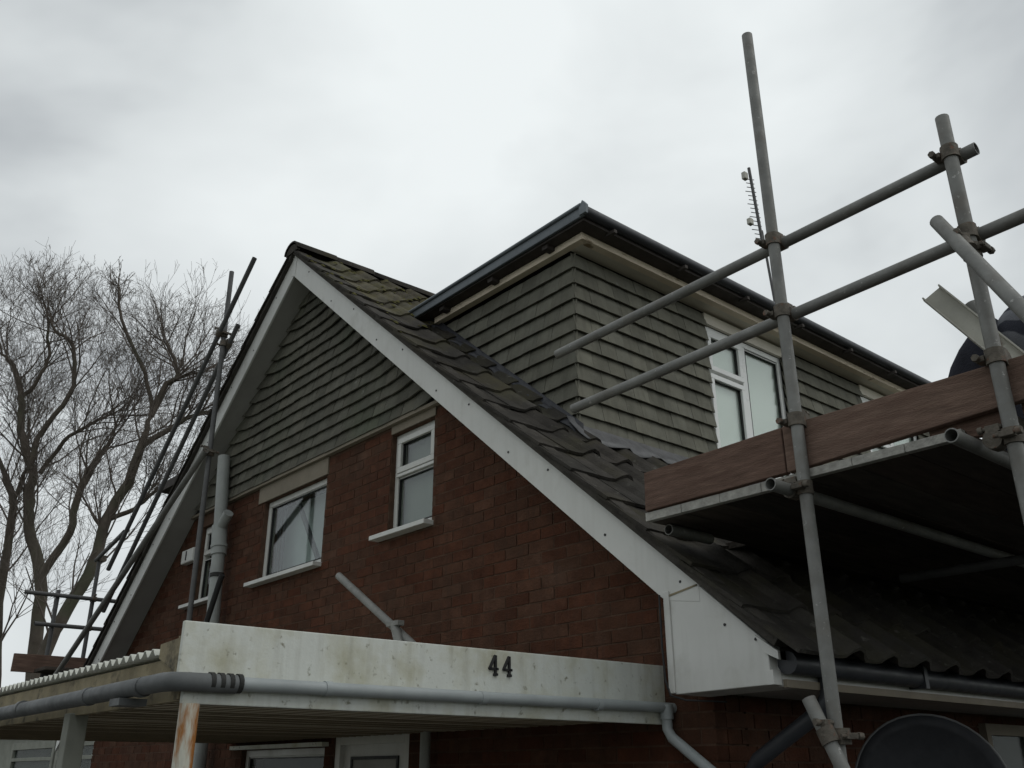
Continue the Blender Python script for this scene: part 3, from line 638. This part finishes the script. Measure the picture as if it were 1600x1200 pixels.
coupler(sc, (XB, YS, 4.012), Zv, Xv, (0, .0535, 0)); coupler(sc, (XB, YS, 3.645), Zv, Xv, (0, .0535, 0))
coupler(sc, (XB, YS, 3.56), Zv, (.46, -.28, -.9), (0, -.058, 0)); coupler(sc, (XA+.02, YS, 1.87), Zv, (.45, 0, -1.05), (-.02, -.058, 0))
coupler(sc, (XA, YS, ZL), Zv, Yv, (-.055, 0, 0)); coupler(sc, (XB, YS, ZL), Zv, Yv, (-.06, 0, 0))
coupler(sc, (XA, YS, 3.12), Zv, Xv, (0, .04, 0)); coupler(sc, (XB, YS, 3.125), Zv, Xv, (0, .04, 0))

# boards: toe boards and deck
tb = MB().prism([(-2.905, -.468, 2.912), (-2.11, -.468, 2.918), (-2.11, -.468, 3.122), (-2.9, -.468, 3.105)], (0, .038, 0)).build('toe_board', M['board'], None, .004)
tag(tb, 'short red-brown toe board nearest the roof tiles at the left end of the platform', 'scaffold board', 'scaffold toe boards')
tb = MB().prism([(-2.104, -.4675, 2.918), (-.70, -.4675, 2.97), (-.70, -.4675, 3.112), (-2.104, -.4675, 3.124)], (0, .038, 0)).build('toe_board', M['board'], None, .004)
tag(tb, 'long reddish brown toe board passing behind both scaffold standards', 'scaffold board', 'scaffold toe boards')
tb = MB().prism([(-1.5, -.427, 2.905), (-1.2, -.427, 2.86), (-1.2, -.427, 3.05), (-1.5, -.427, 3.06)], (0, .034, 0)).build('toe_board', M['board'], None, .004)
tag(tb, 'short brown board end set behind the long toe board near the outer standard', 'scaffold board', 'scaffold toe boards')
tb = MB().box(XB+.02, XB+.058, -.42, 5.6, 2.90, 3.11).build('toe_board', M['board'], None, .004)
tag(tb, 'brown toe board running back along the outer edge of the platform', 'scaffold board', 'scaffold toe boards')
names = ['first', 'second', 'third', 'fourth', 'fifth', 'sixth', 'seventh']
x = -2.915
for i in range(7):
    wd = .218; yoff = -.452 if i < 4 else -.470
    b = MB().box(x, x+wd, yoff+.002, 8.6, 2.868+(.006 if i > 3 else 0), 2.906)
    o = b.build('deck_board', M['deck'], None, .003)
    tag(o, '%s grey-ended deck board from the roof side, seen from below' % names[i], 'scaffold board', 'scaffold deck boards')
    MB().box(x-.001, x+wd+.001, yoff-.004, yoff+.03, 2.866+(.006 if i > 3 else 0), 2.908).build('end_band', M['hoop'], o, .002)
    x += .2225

o = MB().box(-3.142, -2.924, .35, 8.6, 2.868, 2.906).build('deck_board', M['deck'], None, .003); tag(o, 'added set back deck board blocking light beside the roof tiles', 'scaffold board', 'scaffold deck boards')  # extra board, added to cut light leaking in under the platform
# channel and tube leaning behind the toe board
def channel(a, b, wd, dp_, t):
    a = Vector(a); b = Vector(b); d = (b-a).normalized(); nr = Vector((.25, -1, .1)); nr = (nr - d*nr.dot(d)).normalized(); sx = d.cross(nr)
    m_ = MB()
    def slab(c0, c1, d0, d1):
        vs = [p+sx*c+nr*q for p in (a, b) for c, q in ((c0, d0), (c1, d0), (c1, d1), (c0, d1))]
        m_.add(vs, [(0,1,2,3),(7,6,5,4),(0,4,5,1),(1,5,6,2),(2,6,7,3),(3,7,4,0)])
    slab(-wd/2, wd/2, -t, 0); slab(-wd/2, -wd/2+t, 0, dp_); slab(wd/2-t, wd/2, 0, dp_)
    return m_
o = channel((-1.435, -.31, 3.552), (-1.05, -.31, 2.96), .085, .022, .006).build('metal_channel', M['alu']); tag(o, 'pale metal channel length leaning over the toe board in front of the worker', 'channel')
o = MB().tube([(-1.335, -.2, 3.50), (-1.18, -.2, 2.94)], .03, 16, hollow=.85).build('loose_tube', M['galv']); tag(o, 'short loose scaffold tube leaning just behind the pale metal channel', 'tube')
o = MB().prism([(-1.31, -.38, 2.905), (-1.20, -.38, 2.905), (-1.19, -.38, 2.93), (-1.29, -.38, 2.94)], (0, .14, 0)).build('rubble_piece', M['hoop'], None, .006); tag(o, 'pale broken tile piece lying on the deck edge by the outer standard', 'rubble')

# ------------------------------------------------------------------ worker kneeling on the deck
def skin_body(name, verts, edges, rad, mat, parent, root=0, lv=2):
    me = bpy.data.meshes.new(name); me.from_pydata(verts, edges, []); me.materials.append(mat)
    o = bpy.data.objects.new(name, me); col.objects.link(o)
    md = o.modifiers.new('skin', 'SKIN'); md.use_smooth_shade = True
    for i, r in enumerate(rad):
        sv = me.skin_vertices[0].data[i]; sv.radius = r if isinstance(r, tuple) else (r, r); sv.use_root = (i == root)
    ss = o.modifiers.new('sub', 'SUBSURF'); ss.levels = lv; ss.render_levels = lv
    if parent is not None: par(o, parent)
    return o
person = thing('person', (-1.5, .35, 2.906), 'person in navy trousers and grey striped top bent over behind the toe board', 'person')
ZD = 2.906
V = [(-1.52,.36,ZD+.46),(-1.40,.35,ZD+.52),(-1.25,.33,ZD+.57),(-1.12,.32,ZD+.57),(-1.03,.32,ZD+.56),(-.95,.32,ZD+.55),(-.88,.32,ZD+.53),
     (-1.52,.24,ZD+.42),(-1.40,.22,ZD+.09),(-1.78,.22,ZD+.07),(-1.90,.22,ZD+.05),
     (-1.52,.48,ZD+.42),(-1.40,.50,ZD+.09),(-1.78,.50,ZD+.07),(-1.90,.50,ZD+.05),
     (-1.12,.15,ZD+.54),(-1.10,.12,ZD+.30),(-1.02,.13,ZD+.07),(-.95,.13,ZD+.04),
     (-1.12,.49,ZD+.54),(-1.10,.52,ZD+.30),(-1.02,.51,ZD+.07),(-.95,.51,ZD+.04)]
Ed = [(0,1),(1,2),(2,3),(3,4),(4,5),(5,6),(0,7),(7,8),(8,9),(9,10),(0,11),(11,12),(12,13),(13,14),(3,15),(15,16),(16,17),(17,18),(3,19),(19,20),(20,21),(21,22)]
Rd = [.14,.13,.145,.13,.06,.095,.10,.10,.07,.055,.04,.10,.07,.055,.04,.065,.048,.036,.03,.065,.048,.036,.03]
skin_body('body', V, Ed, Rd, M['skin'], person)
skin_body('trousers', [(-1.38,.30,ZD+.56),(-1.50,.30,ZD+.53)]+V[7:10]+V[11:14], [(0,1),(1,2),(2,3),(3,4),(1,5),(5,6),(6,7)], [.22,.27,.20,.11,.08,.20,.11,.08], M['navy'], person)
skin_body('striped_top', [(-1.44,.36,ZD+.52)]+V[2:4]+V[15:17]+V[19:21]+[(-1.06,.32,ZD+.57)], [(0,1),(1,2),(2,3),(3,4),(2,5),(5,6),(2,7)], [.20,.235,.21,.11,.08,.11,.08,.12], M['stripe'], person)
skin_body('hair', [(-.98,.32,ZD+.60),(-.92,.32,ZD+.60),(-.87,.32,ZD+.57)], [(0,1),(1,2)], [.075,.10,.085], M['hair'], person)
for yy in (.22, .50): skin_body('boot', [(-1.80,yy,ZD+.07),(-1.90,yy,ZD+.06),(-1.95,yy,ZD+.04)], [(0,1),(1,2)], [.05,.052,.04], M['black'], person)

# ------------------------------------------------------------------ scaffold, left
sl_ = thing('scaffold', (-8.3, -.5, 0), 'thin dark tube scaffold with raking poles along the left verge of the gable', 'scaffold')
rl = .024
stube('standard', (-8.28, -.5, 2.25), (-8.355, -.5, 6.586), sl_, M['galvd'], rl)
stube('raker', (-7.68, -.555, 6.43), (-10.61, -.555, 3.815), sl_, M['galvd'], rl)
stube('raker', (-8.15, -.445, 5.91), (-10.9, -.445, 3.41), sl_, M['galvd'], rl)
stube('raker', (-8.25, -.57, 4.578), (-11.8, -.57, 2.797), sl_, M['galv'], .03)
stube('guard_rail', (-12.7, -.86, 3.826), (-12.7, 6, 3.826), sl_, M['galvd'], .026); stube('guard_rail', (-12.7, -.68, 3.46), (-12.7, 6, 3.46), sl_, M['galvd'], .026)
stube('standard', (-12.75, -.03, 0), (-12.75, -.03, 4.42), sl_, M['galvd'], .026); stube('standard', (-12.75, -.46, 2.9), (-12.75, -.46, 3.9), sl_, M['galvd'], .026)
stube('standard', (-12.75, 3, 0), (-12.75, 3, 4.2), sl_, M['galvd'], .026)
stube('transom', (-12.9, -.03, 4.36), (-10.6, -.45, 4.25), sl_, M['galvd'], .026)
stube('ledger', (-12.7, -.5, 2.86), (-12.7, 6, 2.86), sl_, M['galvd'], .026)
coupler(sl_, (-8.335, -.5, 5.85), Zv, (-.75, 0, -.66), (0, -.055, 0), M['coup']); coupler(sl_, (-8.33, -.5, 5.75), Zv, (-.75, 0, -.66), (0, .055, 0), M['coup']); coupler(sl_, (-8.29, -.5, 4.58), Zv, (-.89, 0, -.45), (0, -.055, 0), M['coup'])
for z_ in (3.826, 3.46): coupler(sl_, (-12.75, -.03, z_), Zv, Yv, (.05, 0, 0), M['coup'])
coupler(sl_, (-12.75, -.03, 4.35), Zv, Xv, (0, .05, 0), M['coup'])
o = MB().box(-12.69, -12.65, -.85, 5, 2.88, 3.09).build('toe_board', M['board'], None, .004); tag(o, 'dark red toe board of the far left platform below the bare trees', 'scaffold board', 'scaffold toe boards')
o = MB().box(-12.64, -12.2, -.6, 5, 2.88, 2.92).build('deck_board', M['deck'], None, .004); tag(o, 'deck board behind the dark red toe board of the far left platform', 'scaffold board', 'scaffold deck boards')
o = MB().tube([(-5.72, -.5, 3.02), (-4.80, -.5, 2.475), (-4.5, -.5, 2.29)], .026, 14, hollow=.85).build('loose_tube', M['galv']); tag(o, 'pale scaffold tube slanting across the brick wall above the white fascia', 'tube')
o = MB().tube([(-4.93, -.54, 2.60), (-4.85, -.54, 2.43)], .03, 12).bar((-4.99, -.54, 2.60), (-4.86, -.54, 2.60), .05, .03).build('loose_coupler', M['galv'], None, .003); tag(o, 'loose coupler beside the lower end of the slanting tube', 'coupler')
o = MB().tube([(-8.16, -.3, 3.42), (-8.20, -.3, 3.36), (-8.38, -.3, 3.03), (-8.4, -.3, 2.25)], .026, 10).build('black_pipe', M['cable']); tag(o, 'short black pipe slanting in front of the grey soil pipe', 'pipe')

# ------------------------------------------------------------------ small fixtures
ab = thing('alarm_box', (-9.66, 0, 3.78), 'small white box with a dark slot on the bricks beside the far window', 'alarm box')
bx_ = MB().box(-9.80, -9.50, -.075, -.002, 3.80, 3.945).build('case', M['white'], ab, .012)
MB().box(-9.68, -9.655, -.08, -.074, 3.83, 3.925).build('slot', M['black'], bx_)
# satellite dish
dish = thing('satellite_dish', (XR, .83, 1.5), 'round dark satellite dish on the side wall under the eaves gutter', 'satellite dish')
dc = Vector((-2.35, .83, 1.667)); dnrm = (CAM + Vector((.5, 0, .9)) - dc).normalized(); q4 = dnrm.to_track_quat('Z', 'Y').to_matrix()
b = MB(); vs = []; nr_, na = 7, 40
for i in range(nr_+1):
    rr = .345*i/nr_
    for k in range(na): vs.append(dc + q4 @ Vector((rr*math.cos(2*math.pi*k/na), rr*math.sin(2*math.pi*k/na), -.08 + .08*(i/nr_)**2)))
b.add(vs, [(i*na+k, i*na+(k+1) % na, (i+1)*na+(k+1) % na, (i+1)*na+k) for i in range(nr_) for k in range(na)], True)
o = b.build('reflector', M['dish'], dish, fix=False); md = o.modifiers.new('thick', 'SOLIDIFY'); md.thickness = .006
b = MB().tube([dc + q4 @ Vector((0.347*math.cos(2*math.pi*k/40), 0.347*math.sin(2*math.pi*k/40), 0)) for k in range(41)], .007, 8, caps=False); b.build('rim', M['dishrim'], dish)
b = MB().tube([dc+q4 @ Vector((0, -.36, 0)), dc+q4 @ Vector((0, -.30, .25)), dc+q4 @ Vector((0, -.12, .42))], .014, 8); b.build('arm', M['black'], dish)
b = MB().tube([dc+q4 @ Vector((0, -.16, .40)), dc+q4 @ Vector((0, -.06, .34))], .03, 10); b.build('receiver', M['dish'], dish)
b = MB().tube([dc+q4 @ Vector((0, 0, -.08)), (XR+.25, .95, 1.62), (XR, .95, 1.5)], .022, 8); b.build('wall_bracket', M['black'], dish)
# cable
o = MB().tube([(-3.02, -.27, 2.55), (-3.022, -.27, 2.3), (-3.01, -.275, 2.15), (-2.98, -.28, 2.08), (-2.9, -.27, 2.055), (-2.8, -.1, 2.05)], .005, 6).build('cable', M['cable']); tag(o, 'thin black cable hanging down the left edge of the white eaves box', 'cable')
# aerial on a mast behind the dormer
ae = thing('television_aerial', (-6.0, 6.09, 5.49), 'slim television aerial with short rods on a thin mast behind the tall standard', 'aerial')
MB().tube([(-6.0, 6.09, 5.45), (-6.0, 5.80, 8.5)], .018, 8).build('mast', M['galvd'], ae)
bo = MB().tube([(-6.02, 5.70, 9.50), (-6.0, 5.78, 8.35)], .022, 8).build('boom', M['galvd'], ae)
for k in range(15):
    z_ = 9.30 - k*.066; hl = .04 + .012*(k % 3 == 0)
    MB().tube([(-6.0-hl*1.5, 5.72+.005*k-hl*1.8, z_+.02), (-6.0+hl*.3, 5.72+.005*k+hl*.36, z_)], .006, 5).build('rod', M['galvd'], ae)
for z_, sz_ in ((9.36, .055), (8.62, .045)):
    MB().box(-6.09, -6.03, 5.60, 5.68, z_-sz_, z_+sz_).build('dipole_box', M['alu'], ae, .008)

# ------------------------------------------------------------------ bare trees
def tree(base_label, limbs, seed, twig_scale=1.0, dens=1.0, zmax=16.1, levels=4):
    rr = random.Random(seed)
    base = limbs[0][0][0]
    t = thing('bare_tree', (base[0], base[1], 0), base_label, 'tree', 'bare trees behind the house')
    trunk = MB(); tw = MB()
    def grow(p, d, ln, r, lv):
        ln *= max(.4, min(1.0, (zmax+.5-p.z)/2.6)); n_ = 5 if lv < 3 else 3
        pts = [p.copy()]; rs = [r]; dd = d.copy(); q = p.copy()
        for i in range(n_):
            dd = (dd + Vector((rr.gauss(0, .12), rr.gauss(0, .12), rr.gauss(0.04, .10)))).normalized()
            if q.z > zmax+.5: break
            q = q + dd*(ln/n_); pts.append(q.copy()); rs.append(max(.0035, r*(1-.55*(i+1)/n_)))
        n_ = len(pts)-1
        if n_ < 1: return
        tw.tube(pts, rs, 5 if lv < 2 else 3, caps=False)
        if lv >= levels or q.z > zmax: return
        nc = 4
        for c in range(int(nc*dens+rr.random())):
            f = rr.uniform(.22, 1.0); j = f*n_; i = min(int(j), n_-1); pp = pts[i].lerp(pts[i+1], j-i)
            ax = dd.orthogonal().normalized(); ax = Matrix.Rotation(rr.uniform(0, 6.283), 3, dd) @ ax
            nd_ = (Matrix.Rotation(rr.uniform(.4, .95), 3, ax) @ dd); nd_.z += .12; nd_.normalize()
            grow(pp, nd_, ln*rr.uniform(.55, .85), max(.0036, rs[i]*rr.uniform(.4, .65)), lv+1)
    for pts, r0, r1, spawn, ln in limbs:
        P = [Vector(p) for p in pts]
        Q = []
        for i in range(len(P)-1):
            a_, b_ = P[max(i-1, 0)], P[min(i+2, len(P)-1)]
            for k in range(4):
                s = k/4; h = P[i].lerp(P[i+1], s); 
                m0 = (P[i+1]-a_)*.5; m1 = (b_-P[i])*.5
                h = (2*s**3-3*s**2+1)*P[i]+(s**3-2*s**2+s)*m0+(-2*s**3+3*s**2)*P[i+1]+(s**3-s**2)*m1
                Q.append(h + Vector((rr.gauss(0, .018), rr.gauss(0, .018), 0)))
        Q.append(P[-1]); nQ = len(Q)
        trunk.tube(Q, [(r0+(r1-r0)*i/(nQ-1))*(1 if i < nQ-5 else .45+.55*(nQ-1-i)/5) for i in range(nQ)], 9)
        for c in range(spawn):
            f = rr.uniform(.25, 1) if c else 1.0
            i = min(int(f*(nQ-1)), nQ-2); d0 = (Q[i+1]-Q[i]).normalized(); rl_ = r0+(r1-r0)*f
            ax = Matrix.Rotation(rr.uniform(0, 6.283), 3, d0) @ d0.orthogonal().normalized()
            nd_ = Matrix.Rotation(rr.uniform(.3, 1.0) if c else .15, 3, ax) @ d0; nd_.z += .15; nd_.normalize()
            grow(Q[i+1], nd_, ln*rr.uniform(.6, 1.1)*twig_scale, min(.028, rl_*.42), 1)
    trunk.build('trunk', M['bark'], t, fix=False); tw.build('crown', M['twig'], t, fix=False)
    return t
def dep(pts, k):  # push a limb a little nearer or further along the view direction, keeping its outline
    return [tuple(CAM + (Vector(p)-CAM)*k) for p in pts]
S1 = [(-26.3, 2.3, 0), (-26.51, 2.14, 3.33), (-26.74, 1.86, 5.78), (-26.86, 1.73, 8.3), (-27.12, 1.42, 9.18), (-27.33, 1.18, 9.73)]
S1b = [(-26.86, 1.73, 8.3), (-26.79, 1.81, 9.22), (-26.68, 1.94, 9.8), (-26.88, 1.7, 10.13), (-27.2, 1.4, 11.6)]
S1c = [(-26.74, 1.86, 5.78), (-27.3, 1.0, 6.6), (-27.7, .6, 8.2), (-28.2, .1, 10.2), (-28.4, -.2, 12.4)]
tree('bare tree with the leftmost trunk, partly cut off by the left picture edge', [(dep(S1, 1.04), 0.144, 0.077, 17, 2.6), (dep(S1b, 1.04), 0.059, 0.034, 14, 2.4), (dep(S1c, 1.05), 0.079, 0.034, 17, 2.5)], 3, 1.0)
S2 = [(-25.9, 2.85, 0), (-25.96, 2.78, 3.03), (-26.02, 2.71, 4.59), (-26.17, 2.53, 6.46), (-26.51, 2.14, 7.72), (-26.63, 2.0, 8.67), (-26.67, 1.95, 9.34), (-27.02, 1.54, 10.5), (-27.13, 1.41, 11.4), (-27.42, 1.08, 12.43), (-27.7, 0.74, 12.79)]
S2b = [(-27.13, 1.41, 11.4), (-26.87, 1.71, 12.03), (-26.81, 1.79, 12.73), (-26.96, 1.61, 13.84), (-27.29, 1.23, 15.11)]
S5 = [(-26.67, 1.95, 9.34), (-26.67, 1.95, 10.26), (-26.25, 2.44, 11.51), (-26.28, 2.4, 12.49), (-26.45, 2.21, 13.17), (-26.79, 1.81, 13.54), (-26.99, 1.58, 14.26)]
S3 = [(-26.17, 2.53, 6.46), (-25.81, 2.96, 7.58), (-25.78, 2.99, 8.59), (-25.61, 3.19, 9.49), (-25.34, 3.51, 10.25)]
S6 = [(-26.52, 2.13, 9.22), (-26.2, 2.5, 10.13), (-25.77, 3.0, 10.63), (-25.25, 3.61, 11.12)]
tree('tall bare tree with the forked trunk in the middle of the left group', [(S2, 0.190, 0.060, 17, 2.4), (S2b, 0.059, 0.026, 14, 1.7), (dep(S5, .98), 0.079, 0.034, 17, 1.9), (dep(S3, .97), 0.105, 0.077, 14, 2.1), (dep(S6, 1.02), 0.066, 0.034, 16, 1.8)], 8)
S4 = [(-26.0, 2.75, 0), (-25.9, 2.85, 3.33), (-25.84, 2.92, 4.59), (-25.61, 3.18, 5.58), (-25.31, 3.54, 6.81), (-25.2, 3.66, 7.94), (-24.94, 3.97, 8.96), (-24.82, 4.11, 9.99), (-24.71, 4.24, 10.87)]
S4b = [(-24.71, 4.24, 10.87), (-24.95, 3.95, 12.16), (-25.51, 3.31, 13.63), (-25.68, 3.11, 14.46), (-25.76, 3.01, 15.33)]
S4c = [(-24.71, 4.24, 10.87), (-24.51, 4.47, 11.83), (-24.36, 4.65, 12.02), (-24.47, 4.52, 12.62), (-24.69, 4.27, 13.22)]
S7 = [(-25.2, 3.66, 7.94), (-24.76, 4.18, 8.24), (-24.47, 4.52, 8.67), (-23.85, 5.25, 9.21)]
S8 = [(-24.82, 4.11, 9.99), (-24.36, 4.65, 10.49), (-23.99, 5.08, 10.87), (-23.6, 5.54, 11.05)]
tree('bare tree whose thick trunk leans right towards the raking scaffold poles', [(dep(S4, .93), 0.171, 0.103, 16, 2.1), (dep(S4b, .93), 0.059, 0.026, 16, 1.4), (dep(S4c, .93), 0.085, 0.043, 17, 1.7), (dep(S7, .93), 0.066, 0.034, 16, 1.4), (dep(S8, .93), 0.079, 0.043, 18, 1.4)], 21, zmax=14.9)

# ------------------------------------------------------------------ low outbuilding beyond the canopy
gr = thing('garage', (-15, .6, 0), 'low outbuilding with pale window bars seen under the left end of the canopy', 'garage')
gw = MB().box(-19, -12.95, .6, 4, 0, 2.35).build('wall', M['post'], gr)
MB().box(-19.1, -12.9, .5, 4.1, 2.352, 2.43).build('roof', M['darkwood'], gr)
for a0, a1 in ((-17.6, -15.3), (-15.2, -13.2)):
    b = MB()
    for q0, q1, z0, z1 in ((a0, a1, 2.1, 2.2), (a0, a1, .9, .97), (a0, a0+.1, .97, 2.1), (a1-.1, a1, .97, 2.1), (a0+.1, a1-.1, 1.93, 1.98)): b.box(q0, q1, .54, .598, z0, z1)
    wo = b.build('window', M['post'], gr, .004)
    MB().box(a0+.1, a1-.1, .575, .58, .97, 2.1).build('pane', M['dullglass'], wo)
    MB().box(a0+.1, a1-.1, .59, .597, .97, 2.1).build('blind', M['inside'], wo)
